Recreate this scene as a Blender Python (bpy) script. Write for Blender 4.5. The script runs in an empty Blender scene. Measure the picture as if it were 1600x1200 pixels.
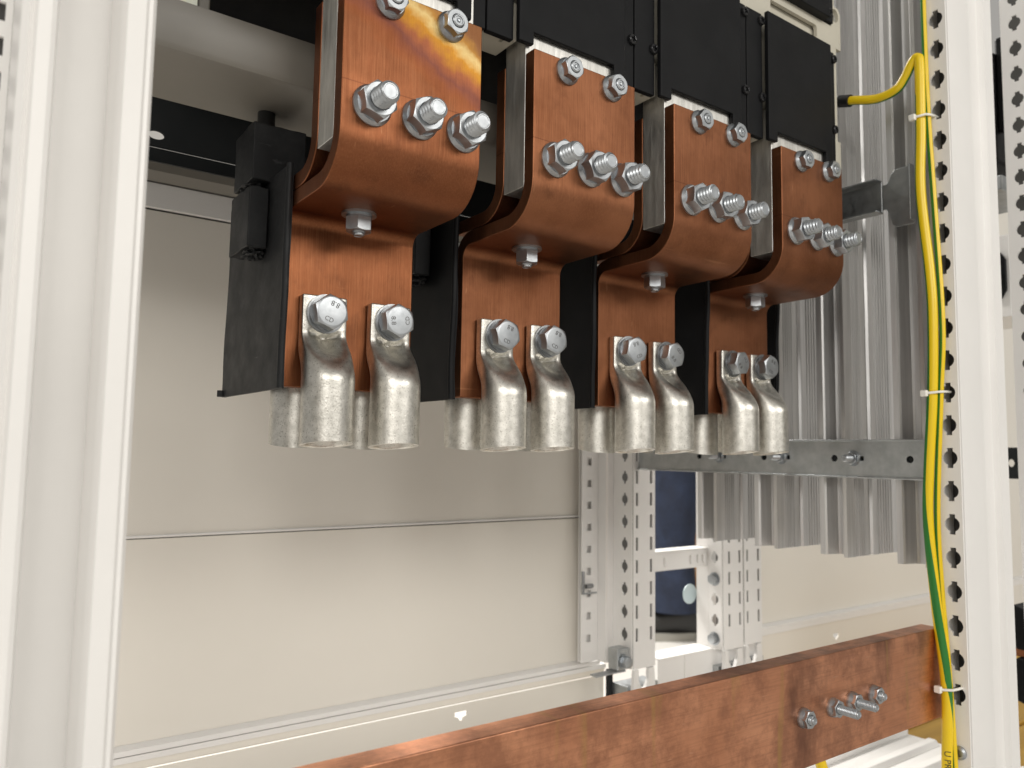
import bpy, bmesh, math, random
from mathutils import Matrix, Vector, noise
random.seed(7)
PI = math.pi
S = bpy.context.scene
C = S.collection

# ------------------------------------------------------------------ camera
yaw, pitch, roll, FPX = 0.6226, 0.0871, -0.0153, 1216.15
fwd = Vector((math.sin(yaw)*math.cos(pitch), math.cos(yaw)*math.cos(pitch), math.sin(pitch)))
rt = Vector((math.cos(yaw), -math.sin(yaw), 0)); dn = fwd.cross(rt)
r2 = rt*math.cos(roll)+dn*math.sin(roll); d2 = -rt*math.sin(roll)+dn*math.cos(roll)
cd = bpy.data.cameras.new('camera'); cam = bpy.data.objects.new('camera', cd); C.objects.link(cam)
m = Matrix.Identity(4)
for i in range(3):
    m[i][0] = r2[i]; m[i][1] = -d2[i]; m[i][2] = -fwd[i]
cam.matrix_world = m
cd.sensor_width = 36; cd.lens = FPX/1600*36; cd.clip_start = 0.01; cd.clip_end = 100
cd.dof.use_dof = True; cd.dof.focus_distance = 0.45; cd.dof.aperture_fstop = 13
S.camera = cam

# ------------------------------------------------------------------ light
W = bpy.data.worlds.new('World'); S.world = W; W.use_nodes = True
bg = W.node_tree.nodes['Background']; bg.inputs[0].default_value = (1.0, 0.965, 0.905, 1); bg.inputs[1].default_value = 0.30
def area(name, loc, target, sx, sy, power, col):
    l = bpy.data.lights.new(name, 'AREA'); l.shape = 'RECTANGLE'; l.size = sx; l.size_y = sy; l.energy = power; l.color = col
    o = bpy.data.objects.new(name, l); C.objects.link(o); o.location = loc
    o.rotation_euler = (Vector(target)-Vector(loc)).to_track_quat('-Z', 'Y').to_euler()
    return o
area('unseen_lamp', (-1.7, -2.2, 1.20), (0.3, 0.35, 0.0), 2.2, 0.9, 40, (1, 0.97, 0.915))  # unseen lamp, set below ceiling height so its light catches the metal
area('unseen_lamp', (1.3, -3.0, 1.35), (0.4, 0.35, 0.0), 2.2, 0.9, 38, (1, 0.97, 0.915))  # also unseen and lowered, to send light deep into the cabinet
area('unseen_lamp', (0.75, 2.1, 1.9), (0.9, 1.0, -0.4), 1.5, 0.5, 115, (1, 0.97, 0.92))
vs = S.view_settings
vs.view_transform = 'Standard'; vs.look = 'None'; vs.gamma = 1; vs.exposure = 0.3; vs.use_curve_mapping = False

# ------------------------------------------------------------------ materials
def material(name, col, col2=None, metal=0.0, rough=0.5, rough2=None, nscale=20.0, stretch=(1, 1, 1), contrast=(0.35, 0.65),
             bump=0.0, bscale=300.0, bstretch=None, speck=None, speck_scale=900.0, speck_cut=0.62, coat=0.0, extra=None, bdist=0.0006, spec=0.5):
    mt = bpy.data.materials.new(name); mt.use_nodes = True
    nt = mt.node_tree; N = nt.nodes; L = nt.links
    p = N['Principled BSDF']; p.inputs['Specular IOR Level'].default_value = spec; p.inputs['Metallic'].default_value = metal; p.inputs['Roughness'].default_value = rough
    p.inputs['Coat Weight'].default_value = coat
    tc = N.new('ShaderNodeTexCoord'); oi = N.new('ShaderNodeObjectInfo')
    mul = N.new('ShaderNodeMath'); mul.operation = 'MULTIPLY'; mul.inputs[1].default_value = 7.3; L.new(oi.outputs['Random'], mul.inputs[0])
    add = N.new('ShaderNodeVectorMath'); add.operation = 'ADD'; L.new(tc.outputs['Object'], add.inputs[0]); L.new(mul.outputs[0], add.inputs[1])
    def nz(scale, st=(1, 1, 1), detail=5, rg=0.6):
        mp = N.new('ShaderNodeMapping'); mp.inputs['Scale'].default_value = st; L.new(add.outputs[0], mp.inputs[0])
        n = N.new('ShaderNodeTexNoise'); n.inputs['Scale'].default_value = scale; n.inputs['Detail'].default_value = detail; n.inputs['Roughness'].default_value = rg
        L.new(mp.outputs[0], n.inputs['Vector']); return n
    def mr(src, a, b, c, d):
        r = N.new('ShaderNodeMapRange'); L.new(src, r.inputs[0])
        for i, v in enumerate((a, b, c, d)): r.inputs[i+1].default_value = v
        return r.outputs[0]
    def mix(f, a, b):
        x = N.new('ShaderNodeMix'); x.data_type = 'RGBA'
        if isinstance(f, float): x.inputs[0].default_value = f
        else: L.new(f, x.inputs[0])
        for s, v in ((6, a), (7, b)):
            if isinstance(v, tuple): x.inputs[s].default_value = (*v, 1)
            else: L.new(v, x.inputs[s])
        return x.outputs[2]
    cur = col
    n1 = nz(nscale, stretch)
    if col2: cur = mix(mr(n1.outputs[0], contrast[0], contrast[1], 0, 1), col, col2)
    if speck:
        n3 = nz(speck_scale, (1, 1, 1), 2)
        cur = mix(mr(n3.outputs[0], speck_cut, speck_cut+0.06, 0, 1), cur, speck)
    if extra: cur = extra(N, L, tc, nz, mr, mix, cur)
    if isinstance(cur, tuple): p.inputs['Base Color'].default_value = (*cur, 1)
    else: L.new(cur, p.inputs['Base Color'])
    if rough2 is not None:
        n2 = nz(nscale*1.7, stretch); L.new(mr(n2.outputs[0], 0.3, 0.7, rough, rough2), p.inputs['Roughness'])
    if bump:
        n4 = nz(bscale, bstretch or (1, 1, 1), 4)
        b = N.new('ShaderNodeBump'); b.inputs['Strength'].default_value = bump; b.inputs['Distance'].default_value = bdist
        L.new(n4.outputs[0], b.inputs['Height']); L.new(b.outputs[0], p.inputs['Normal'])
    return mt

def copper_extra(k=0.80):
    def f(N, L, tc, nz, mr, mix, cur):
        n = nz(22, (1, 1, 1), 4, 0.6)
        cur = mix(mr(n.outputs[0], 0.42, 0.66, 0, 0.75), cur, (0.20*k, 0.074*k, 0.034*k))       # tarnish patches
        n = nz(55, (1, 1, 0.7), 5, 0.65)
        cur = mix(mr(n.outputs[0], 0.56, 0.74, 0, 0.6), cur, (0.145*k, 0.055*k, 0.030*k))       # finger marks
        st = nz(55, (26, 26, 0.55), 4, 0.7)                                                     # brushed grain
        cur = mix(mr(st.outputs[0], 0.45, 0.75, 0, 0.34), cur, (0.50*k, 0.22*k, 0.105*k))
        st = nz(80, (20, 20, 0.35), 2, 0.5)
        cur = mix(mr(st.outputs[0], 0.58, 0.80, 0, 0.32), cur, (0.13*k, 0.048*k, 0.025*k))
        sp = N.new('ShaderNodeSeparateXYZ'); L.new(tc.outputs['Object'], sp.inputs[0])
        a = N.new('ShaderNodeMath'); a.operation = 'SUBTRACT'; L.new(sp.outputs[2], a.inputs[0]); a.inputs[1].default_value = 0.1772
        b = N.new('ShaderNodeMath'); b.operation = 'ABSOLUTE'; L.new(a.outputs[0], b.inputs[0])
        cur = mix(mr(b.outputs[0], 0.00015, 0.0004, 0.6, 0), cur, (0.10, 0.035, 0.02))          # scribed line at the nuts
        for sc_, sv in ((26, (0.4, 1, 14)), (34, (9, 1, 1.6))):
            sc = nz(sc_, sv, 2)                                                                 # a few bright scratches
            cur = mix(mr(sc.outputs[0], 0.715, 0.76, 0, 0.3), cur, (0.62*k, 0.32*k, 0.17*k))
        return cur
    return f
def stained_extra(N, L, tc, nz, mr, mix, cur):
    cur = copper_extra()(N, L, tc, nz, mr, mix, cur)
    sp = N.new('ShaderNodeSeparateXYZ'); L.new(tc.outputs['Object'], sp.inputs[0])
    n = nz(38, (1, 1, 1), 4)
    a = N.new('ShaderNodeMath'); a.operation = 'MULTIPLY_ADD'; L.new(sp.outputs[0], a.inputs[0]); a.inputs[1].default_value = 0.5; L.new(sp.outputs[2], a.inputs[2])
    b = N.new('ShaderNodeMath'); b.operation = 'MULTIPLY_ADD'; L.new(n.outputs[0], b.inputs[0]); b.inputs[1].default_value = 0.03; L.new(a.outputs[0], b.inputs[2])
    f = mr(b.outputs[0], 0.205, 0.275, 0, 1)
    cr = N.new('ShaderNodeValToRGB'); L.new(f, cr.inputs[0]); e = cr.color_ramp.elements
    e[0].position = 0.0; e[0].color = (0.30, 0.09, 0.03, 1); e[1].position = 1.0; e[1].color = (0.20, 0.09, 0.04, 1)
    for p_, c_ in ((0.34, (0.29, 0.08, 0.025)), (0.50, (0.19, 0.070, 0.055)), (0.60, (0.33, 0.115, 0.055)), (0.70, (0.52, 0.25, 0.035)), (0.77, (0.66, 0.50, 0.22)), (0.83, (0.42, 0.22, 0.055)), (0.92, (0.23, 0.11, 0.05))):
        q = e.new(p_); q.color = (*c_, 1)
    al = mr(f, 0.30, 0.52, 0, 0.85)
    return mix(al, cur, cr.outputs[0])

def bar_extra(N, L, tc, nz, mr, mix, cur):
    n = nz(30, (1, 1, 1), 7, 0.72)
    cur = mix(mr(n.outputs[0], 0.44, 0.60, 0, 0.8), cur, (0.36, 0.165, 0.10))
    n = nz(12, (1, 1, 0.5), 5, 0.65)
    cur = mix(mr(n.outputs[0], 0.55, 0.66, 0, 0.75), cur, (0.16, 0.072, 0.048))
    for a, b in ((70, (0.4, 9, 9)), (45, (0.5, 14, 14))):
        st = nz(a, b, 3, 0.6)
        cur = mix(mr(st.outputs[0], 0.50, 0.78, 0, 0.28), cur, (0.20, 0.085, 0.052))
    st = nz(16, (3.5, 1, 0.25), 2)
    cur = mix(mr(st.outputs[0], 0.60, 0.68, 0, 0.55), cur, (0.46, 0.29, 0.10))
    st = nz(40, (1.0, 1, 5), 2)
    return mix(mr(st.outputs[0], 0.72, 0.77, 0, 0.35), cur, (0.74, 0.44, 0.29))
def scuff_extra(N, L, tc, nz, mr, mix, cur):
    for sc_, sv, c in ((60, (1, 1, 6), 0.70), (45, (1, 5, 1.5), 0.69), (18, (1, 1, 1), 0.62)):
        n = nz(sc_, sv, 4, 0.6)
        cur = mix(mr(n.outputs[0], c, c+0.10, 0, 0.55), cur, (0.11, 0.112, 0.115))
    return cur
M = {}
M['copper'] = material('copper', (0.285, 0.118, 0.059), (0.23, 0.093, 0.047), 1, 0.38, 0.54, 12, extra=copper_extra(), bump=0.5, bscale=90, bstretch=(14, 14, 0.6), bdist=0.0002)
M['copper_stained'] = material('copper_stained', (0.28, 0.103, 0.046), (0.22, 0.080, 0.037), 1, 0.38, 0.54, 12, extra=stained_extra, bump=0.5, bscale=90, bstretch=(14, 14, 0.6), bdist=0.0002)
M['copper_bar'] = material('copper_bar', (0.70, 0.34, 0.20), (0.55, 0.25, 0.14), 1, 0.30, 0.46, 22, extra=bar_extra, bump=0.3, bscale=120, bstretch=(0.6, 8, 8), bdist=0.0002)
M['tin'] = material('tin', (0.74, 0.72, 0.67), (0.55, 0.535, 0.49), 1, 0.34, 0.46, 200, bump=0.35, bscale=900, speck=(0.42, 0.40, 0.36), speck_scale=1100, speck_cut=0.60, bdist=0.0003)
M['tin_plate'] = material('tin_plate', (0.80, 0.785, 0.75), (0.60, 0.59, 0.56), 1, 0.42, 0.58, 40, (6, 6, 0.8), bump=0.2, bscale=200, bstretch=(6, 6, 0.4))
M['zinc'] = material('zinc', (0.46, 0.48, 0.50), (0.37, 0.39, 0.41), 1, 0.34, 0.46, 120)
M['zinc_dark'] = material('zinc_dark', (0.34, 0.35, 0.36), (0.26, 0.27, 0.28), 1, 0.3, 0.45, 200)
M['galv'] = material('galv', (0.50, 0.52, 0.53), (0.40, 0.42, 0.43), 1, 0.36, 0.5, 90, bump=0.1, bscale=400)
M['alu'] = material('alu', (0.74, 0.735, 0.73), (0.60, 0.595, 0.59), 1, 0.40, 0.50, 30, (8, 8, 0.3), bump=0.15, bscale=150, bstretch=(10, 10, 0.2))
M['white'] = material('white', (0.80, 0.785, 0.765), (0.77, 0.755, 0.735), 0, 0.36, 0.44, 12, bump=0.05, bscale=1500, bdist=0.0001)
M['panel'] = material('panel', (0.77, 0.735, 0.67), (0.75, 0.715, 0.65), 0, 0.30, 0.36, 5, bump=0.05, bscale=1200, bdist=0.0001)
M['hole_shade'] = material('hole_shade', (0.12, 0.118, 0.112), (0.095, 0.093, 0.09), 0.4, 0.45, None, 30)  # dark grey stands in for the shade inside the hollow uprights
M['taupe'] = material('taupe', (0.19, 0.175, 0.15), (0.17, 0.157, 0.133), 0, 0.35, 0.45, 9)
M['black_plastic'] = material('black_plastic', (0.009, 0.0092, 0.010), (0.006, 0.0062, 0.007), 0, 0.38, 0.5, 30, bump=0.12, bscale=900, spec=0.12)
M['black_rubber'] = material('black_rubber', (0.014, 0.0145, 0.0155), (0.026, 0.027, 0.028), 0, 0.45, 0.62, 35, contrast=(0.5, 0.75), extra=scuff_extra, bump=0.25, bscale=160, bstretch=(1, 1, 2), spec=0.25)
M['black_metal'] = material('black_metal', (0.018, 0.02, 0.021), (0.026, 0.028, 0.029), 0, 0.42, 0.5, 12, spec=0.12)
M['beige'] = material('beige', (0.52, 0.49, 0.41), (0.48, 0.455, 0.38), 0, 0.42, 0.5, 25, bump=0.1, bscale=800)
M['nylon'] = material('nylon', (0.82, 0.80, 0.74), None, 0, 0.35)
M['sleeve'] = material('sleeve', (0.012, 0.012, 0.012), None, 0, 0.5)
M['stamp'] = material('stamp', (0.16, 0.16, 0.16), None, 0.8, 0.5)
M['print'] = material('print', (0.05, 0.045, 0.02), None, 0, 0.5)
M['floor'] = material('floor', (0.68, 0.66, 0.625), (0.62, 0.60, 0.57), 0, 0.3, 0.45, 3)
M['wall'] = material('wall', (0.74, 0.73, 0.71), (0.70, 0.69, 0.67), 0, 0.6, None, 2)
M['wood'] = material('wood', (0.58, 0.33, 0.14), (0.46, 0.25, 0.10), 0, 0.5, 0.6, 6, (1, 1, 0.15))
M['yellow_wood'] = material('yellow_wood', (0.62, 0.37, 0.06), (0.48, 0.28, 0.05), 0, 0.5, 0.6, 8, (0.3, 4, 4))
M['navy'] = material('navy', (0.011, 0.020, 0.048), (0.006, 0.011, 0.028), 0, 0.8, None, 14, bump=0.5, bscale=9, bdist=0.02)
M['shoe'] = material('shoe', (0.012, 0.012, 0.012), None, 0, 0.5)
M['sole'] = material('sole', (0.30, 0.29, 0.26), None, 0, 0.6)
M['skin'] = material('skin', (0.55, 0.33, 0.24), None, 0, 0.5)
M['hair'] = material('hair', (0.03, 0.02, 0.015), None, 0, 0.6)
M['paper'] = material('paper', (0.70, 0.78, 0.80), (0.78, 0.74, 0.45), 0, 0.3, None, 40)
M['pale_blue'] = material('pale_blue', (0.50, 0.60, 0.63), None, 0, 0.4)

def earth_material(name, g0, g1, twist):
    mt = bpy.data.materials.new(name); mt.use_nodes = True; nt = mt.node_tree; N = nt.nodes; L = nt.links
    p = N['Principled BSDF']; p.inputs['Roughness'].default_value = 0.32
    uv = N.new('ShaderNodeUVMap'); sp = N.new('ShaderNodeSeparateXYZ'); L.new(uv.outputs[0], sp.inputs[0])
    a = N.new('ShaderNodeMath'); a.operation = 'MULTIPLY_ADD'; L.new(sp.outputs[1], a.inputs[0]); a.inputs[1].default_value = twist; L.new(sp.outputs[0], a.inputs[2])
    fr = N.new('ShaderNodeMath'); fr.operation = 'FRACT'; L.new(a.outputs[0], fr.inputs[0])
    g = N.new('ShaderNodeMath'); g.operation = 'GREATER_THAN'; L.new(fr.outputs[0], g.inputs[0]); g.inputs[1].default_value = g0
    l = N.new('ShaderNodeMath'); l.operation = 'LESS_THAN'; L.new(fr.outputs[0], l.inputs[0]); l.inputs[1].default_value = g1
    f = N.new('ShaderNodeMath'); f.operation = 'MULTIPLY'; L.new(g.outputs[0], f.inputs[0]); L.new(l.outputs[0], f.inputs[1])
    x = N.new('ShaderNodeMix'); x.data_type = 'RGBA'; L.new(f.outputs[0], x.inputs[0])
    x.inputs[6].default_value = (0.80, 0.56, 0.008, 1); x.inputs[7].default_value = (0.018, 0.17, 0.022, 1)
    L.new(x.outputs[2], p.inputs['Base Color'])
    return mt
M['earth'] = earth_material('earth_thick', 0.0, 0.26, 0.0)
M['earth_thin'] = earth_material('earth_thin', 0.0, 0.42, 0.0)

# ------------------------------------------------------------------ mesh helpers
def finish(bm, name, smooth=35):
    bmesh.ops.recalc_face_normals(bm, faces=bm.faces)
    me = bpy.data.meshes.new(name); bm.to_mesh(me); bm.free()
    if smooth:
        for p in me.polygons: p.use_smooth = True
        me.set_sharp_from_angle(angle=math.radians(smooth))
    return me
def obj(name, me, mt=None, parent=None, loc=(0, 0, 0), rot=(0, 0, 0), bevel=0):
    if mt and not me.materials: me.materials.append(M[mt])
    o = bpy.data.objects.new(name, me); C.objects.link(o); o.location = loc; o.rotation_euler = rot
    if parent: o.parent = parent
    if bevel:
        b = o.modifiers.new('bevel', 'BEVEL'); b.width = bevel; b.segments = 2; b.limit_method = 'ANGLE'; b.angle_limit = math.radians(40); b.harden_normals = True
    return o
def thing(name, label, cat, loc=(0, 0, 0), group=None, rot=(0, 0, 0)):
    o = bpy.data.objects.new(name, None); C.objects.link(o); o.location = loc; o.rotation_euler = rot; o.empty_display_size = 0.02
    return tag(o, label, cat, group)
def tag(o, label, cat, group=None):
    o['label'] = label; o['category'] = cat
    if group: o['group'] = group
    return o
def structure(o):
    o['kind'] = 'structure'; return o
def box(x0, x1, y0, y1, z0, z1, bm=None):
    own = bm is None
    if own: bm = bmesh.new()
    v = [bm.verts.new((x, y, z)) for x in (x0, x1) for y in (y0, y1) for z in (z0, z1)]
    for f in ((0, 1, 3, 2), (4, 6, 7, 5), (0, 4, 5, 1), (2, 3, 7, 6), (0, 2, 6, 4), (1, 5, 7, 3)): bm.faces.new([v[i] for i in f])
    return finish(bm, 'box', 0) if own else bm
def loft(rings, bm=None, cap0=True, cap1=True, closed=True, name='loft', smooth=35):
    own = bm is None
    if own: bm = bmesh.new()
    R = [[bm.verts.new(p) for p in r] for r in rings]
    n = len(rings[0])
    for a, b in zip(R, R[1:]):
        for i in range(n if closed else n-1):
            j = (i+1) % n
            bm.faces.new((a[i], a[j], b[j], b[i]))
    if cap0: bm.faces.new(R[0][::-1])
    if cap1: bm.faces.new(R[-1])
    return finish(bm, name, smooth) if own else bm
def extrude(poly, axis, a, b, name='extrusion', smooth=35):
    def P(u, v, t): return {'x': (t, u, v), 'y': (u, t, v), 'z': (u, v, t)}[axis]
    return loft([[P(u, v, a) for u, v in poly], [P(u, v, b) for u, v in poly]], name=name, smooth=smooth)
def lathe(prof, n=32, bm=None, cap0=True, cap1=True, z=0):
    return loft([[(r*math.cos(2*PI*i/n), r*math.sin(2*PI*i/n), h+z) for i in range(n)] for r, h in prof], bm, cap0, cap1)
def hexring(af, h, rc=None, top=None, n=48, clip=True):
    out = []
    for i in range(n):
        t = 2*PI*i/n; k = (t % (PI/3))-PI/6
        r = af/2/math.cos(k)
        z = h if top is None else top-(r-rc)*0.58
        out.append((r*math.cos(t), r*math.sin(t), z))
    return out
def circ(r, h, n=48): return [(r*math.cos(2*PI*i/n), r*math.sin(2*PI*i/n), h) for i in range(n)]
def hex_head(af, h, z0=0.0, bm=None):
    rc = af/2*0.97
    return loft([hexring(af, z0), hexring(af, 0, rc, z0+h), circ(rc, z0+h), circ(rc*0.9, z0+h+0.0001)], bm, smooth=25)
def flange_nut(af, h, rf, rb):
    rc = af/2*0.97
    bm = bmesh.new()
    loft([circ(rf, 0), circ(rf, 0.0012), circ(rf*0.97, 0.0017), circ(af/2*1.10, 0.0034)], bm)
    loft([hexring(af, 0.0026), hexring(af, 0, rc, h), circ(rc, h), circ(rb*1.12, h), circ(rb*0.9, h-0.001)], bm)
    return finish(bm, 'flange_nut', 25)
def thread(d, z0, z1, pitch=0.0018, n=24):
    r0 = d/2; rings = []
    zs = []; z = z0
    while z < z1-0.001: zs.append(z); z += pitch/8
    for z in zs:
        ring = []
        for i in range(n):
            ph = (z/pitch-i/n) % 1.0
            r = r0-0.50*pitch*(1-abs(2*ph-1))
            ring.append((r*math.cos(2*PI*i/n), r*math.sin(2*PI*i/n), z))
        rings.append(ring)
    rings += [[(r*math.cos(2*PI*i/n), r*math.sin(2*PI*i/n), h) for i in range(n)] for r, h in ((r0*0.80, z1-0.0009), (r0*0.80, z1-0.0006), (r0*0.68, z1), (r0*0.60, z1), (r0*0.56, z1-0.0002))]
    return loft(rings, name='thread', smooth=28)
def tube(path, r, n=14, uv=False, name='tube', cap=True, tw=None):
    pts = [Vector(p) for p in path]; rings = []
    t0 = (pts[1]-pts[0]).normalized(); up = Vector((0, 1, 0)) if abs(t0.y) < 0.9 else Vector((1, 0, 0))
    nrm = (up-t0*up.dot(t0)).normalized(); ln = [0]
    for i, p in enumerate(pts):
        t = (pts[min(i+1, len(pts)-1)]-pts[max(i-1, 0)]).normalized()
        nrm = (nrm-t*nrm.dot(t)).normalized(); b = t.cross(nrm)
        rr = r[i] if isinstance(r, list) else r
        rings.append([tuple(p+(nrm*math.cos(2*PI*k/n)+b*math.sin(2*PI*k/n))*rr) for k in range(n)])
        if i: ln.append(ln[-1]+(p-pts[i-1]).length)
    if not uv: return loft(rings, cap0=cap, cap1=cap, name=name, smooth=50)
    bm = bmesh.new(); R = [[bm.verts.new(q) for q in g] for g in rings]; ul = bm.loops.layers.uv.new('UVMap')
    for i in range(len(R)-1):
        for k in range(n):
            j = (k+1) % n
            f = bm.faces.new((R[i][k], R[i][j], R[i+1][j], R[i+1][k]))
            for lp, (a, c) in zip(f.loops, ((k, i), (k+1, i), (k+1, i+1), (k, i+1))): lp[ul].uv = (a/n+(tw(pts[c].z) if tw else 0), ln[c]*10)
    bm.faces.new(R[0][::-1]); bm.faces.new(R[-1])
    return finish(bm, name, 50)
def spline(P, k=8):
    P = [Vector(p) for p in P]; out = []
    for i in range(len(P)-1):
        a, b, c, d = P[max(i-1, 0)], P[i], P[i+1], P[min(i+2, len(P)-1)]
        for j in range(k):
            t = j/k
            out.append(0.5*((2*b)+(c-a)*t+(2*a-5*b+4*c-d)*t*t+(3*b-a-3*c+d)*t**3))
    out.append(P[-1]); return out
def perforated(outer, holes, fmap, t, name='strip'):
    """flat sheet with real openings; outer/holes are 2D polygons, fmap(u, v) -> 3D"""
    bm = bmesh.new()
    def fill(polys):
        edges = []
        for poly in polys:
            v = [bm.verts.new(fmap(*p)) for p in poly]
            for i in range(len(v)): edges.append(bm.edges.new((v[i], v[(i+1) % len(v)])))
        bmesh.ops.triangle_fill(bm, use_beauty=True, use_dissolve=False, edges=edges)
    us = [p[0] for p in outer]; vs_ = [p[1] for p in outer]
    rows = {}
    for h in holes: rows.setdefault(round(sum(p[1] for p in h)/len(h), 4), []).append(h)
    ks = sorted(rows)
    if len(outer) == 4 and len(rows) > 1 and min(b-a for a, b in zip(ks, ks[1:])) > 0.008:                  # long strips are filled one row of holes at a time
        cuts = [min(vs_)]+[(a+b)/2 for a, b in zip(ks, ks[1:])]+[max(vs_)]
        for k, a, b in zip(ks, cuts, cuts[1:]): fill([rect(min(us), max(us), a, b)]+rows[k])
        bmesh.ops.remove_doubles(bm, verts=bm.verts[:], dist=1e-6)
    else: fill([outer]+holes)
    bmesh.ops.recalc_face_normals(bm, faces=bm.faces)
    bmesh.ops.solidify(bm, geom=bm.faces[:], thickness=t)
    return finish(bm, name, 0)
def rect(u0, u1, v0, v1): return [(u0, v0), (u1, v0), (u1, v1), (u0, v1)]
def keyhole(u, v, r=0.0055, w=0.0044, h=0.0152):
    a = math.asin(w/2/r); out = []
    for base in (0, PI):
        for i in range(9):
            t = base-(PI/2-a)+(PI-2*a)*i/8
            out.append((u+r*math.cos(t), v+r*math.sin(t)))
        s = 1 if base == 0 else -1
        out += [(u+s*w/2, v+s*h/2), (u-s*w/2, v+s*h/2)]
    return out
def text_mesh(body, size, depth=0.00015):
    c = bpy.data.curves.new('lettering', 'FONT'); c.body = body; c.size = size; c.extrude = depth; c.align_x = 'CENTER'; c.align_y = 'CENTER'; c.resolution_u = 3
    o = bpy.data.objects.new('lettering', c); C.objects.link(o)
    bpy.context.view_layer.update()
    me = bpy.data.meshes.new_from_object(o.evaluated_get(bpy.context.evaluated_depsgraph_get()))
    bpy.data.objects.remove(o); return me

# ------------------------------------------------------------------ setting
FL = -0.675
structure(obj('floor', box(-3, 7, -3, 7, FL-0.05, FL), 'floor'))
structure(obj('wall', box(-3, 7, 4.6, 4.7, FL, 2.6), 'wall'))

# ------------------------------------------------------------------ copper connectors
X0, PITCH, WID = 0.1407, 0.115, 0.0795
ORD = ['nearest', 'second', 'third', 'farthest']
CONN = ['heat-stained copper connector', 'second copper connector from the left', 'third copper connector from the left', 'rightmost copper connector']
def bent(path, radii, t, side):
    """profile (y,z) of a bent bar: face polyline with the given face-side radii; thickness to 'side' (+1 left of travel)"""
    P = [Vector(p) for p in path]; A = []; B = []
    def nrm(d): return Vector((-d.y, d.x))*side
    d0 = (P[1]-P[0]).normalized(); A.append(P[0]); B.append(P[0]+nrm(d0)*t)
    for i in range(1, len(P)-1):
        a = (P[i]-P[i-1]).normalized(); b = (P[i+1]-P[i]).normalized()
        turn = a.x*b.y-a.y*b.x; inside = (turn > 0) == (side > 0)      # offset lies on the inner side of the bend
        r = radii[i-1]; q = P[i]-a*r
        cen = q+nrm(a)*r if inside else q-nrm(a)*r
        ro = r-t if inside else r+t
        for k in range(11):
            f = k/10*PI/2
            dirn = (-nrm(a) if inside else nrm(a))*math.cos(f)+a*math.sin(f)
            A.append(cen+dirn*r); B.append(cen+dirn*ro)
    d1 = (P[-1]-P[-2]).normalized(); A.append(P[-1]); B.append(P[-1]+nrm(d1)*t)
    return [tuple(p) for p in A]+[tuple(p) for p in B[::-1]]
T = 0.0085
YF, ZU, YL = 0.3393, 0.1290, 0.4115
front_me = extrude(bent([(YF, 0.2294), (YF, ZU), (YL, ZU), (YL, 0.0335)], (0.0255, 0.0075), T, 1), 'x', 0.0, WID, 'front_bar')
front_me2 = front_me.copy()
rear_me = extrude(bent([(0.3680, 0.2294), (0.3680, ZU+T+0.0004), (0.4195, ZU+T+0.0004)], (0.022,), T, 1), 'x', 0.0, WID, 'rear_bar')
rear_me2 = rear_me.copy()
NUT = flange_nut(0.0163, 0.0105, 0.0103, 0.0052)
NUT_END = thread(0.0112, 0.004, 0.0205, 0.0024, 32)
CAP_NUT = flange_nut(0.0122, 0.0078, 0.0081, 0.0034)
bm = bmesh.new(); lathe([(0.0034, 0.004), (0.0034, 0.0082), (0.0028, 0.0088), (0.0023, 0.0088), (0.0021, 0.0083), (0.0012, 0.0083), (0.0010, 0.0090), (0.0002, 0.0092)], 24, bm); CAP_END = finish(bm, 'stud_end')
UB = hex_head(0.0132, 0.0075, 0.0028)
bm = bmesh.new(); lathe([(0.0095, 0), (0.0095, 0.0013), (0.0072, 0.0014), (0.0072, 0.0027), (0.004, 0.0027)], 32, bm); UW = finish(bm, 'washer')
UT = thread(0.008, 0.009, 0.0125, 0.00125)
TOEY = (PI/2, 0, 0)
for i in range(4):
    lab = ['copper connector with golden heat stain, at the left nearest the camera', 'second copper connector from the left, bolted under a black cover',
           'third copper connector from the left, between its two black barriers', 'rightmost and smallest looking copper connector, beside the ribbed aluminium bars'][i]
    t = thing('busbar_connector', lab, 'busbar connector', (X0+i*PITCH, 0, 0), 'copper connectors in a row under the breaker')
    obj('front_bar', front_me2 if i == 0 else front_me, 'copper_stained' if i == 0 else 'copper', t, bevel=0.0006)
    obj('rear_bar', rear_me2 if i == 0 else rear_me, 'copper_stained' if i == 0 else 'copper', t, (0, 0.0001, 0), bevel=0.0006)
    for k, (x, dz, ln) in enumerate(((0.0160, 0, 0), (0.0425, 0, -0.0010), (0.0685, -0.0004, -0.0006))):
        n = obj('nut', NUT, 'zinc', t, (x, YF, 0.1673+dz), (PI/2, random.uniform(0, 1.0), 0))
        obj('bolt_end', NUT_END, 'zinc', n, (0, 0, ln), (0, 0, random.uniform(0, 6)))
    for x in (0.0240, 0.0595):
        n = obj('cap_nut', CAP_NUT, 'zinc', t, (x, YF, 0.2225), (PI/2, random.uniform(0, 1.0), 0))
        obj('stud_end', CAP_END, 'zinc', n)
    b = obj('under_bolt', UB, 'zinc', t, (0.0335, 0.389, ZU), (PI, 0, random.uniform(0, 1)))
    obj('washer', UW, 'zinc', b); obj('bolt_end', UT, 'zinc', b)

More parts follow.
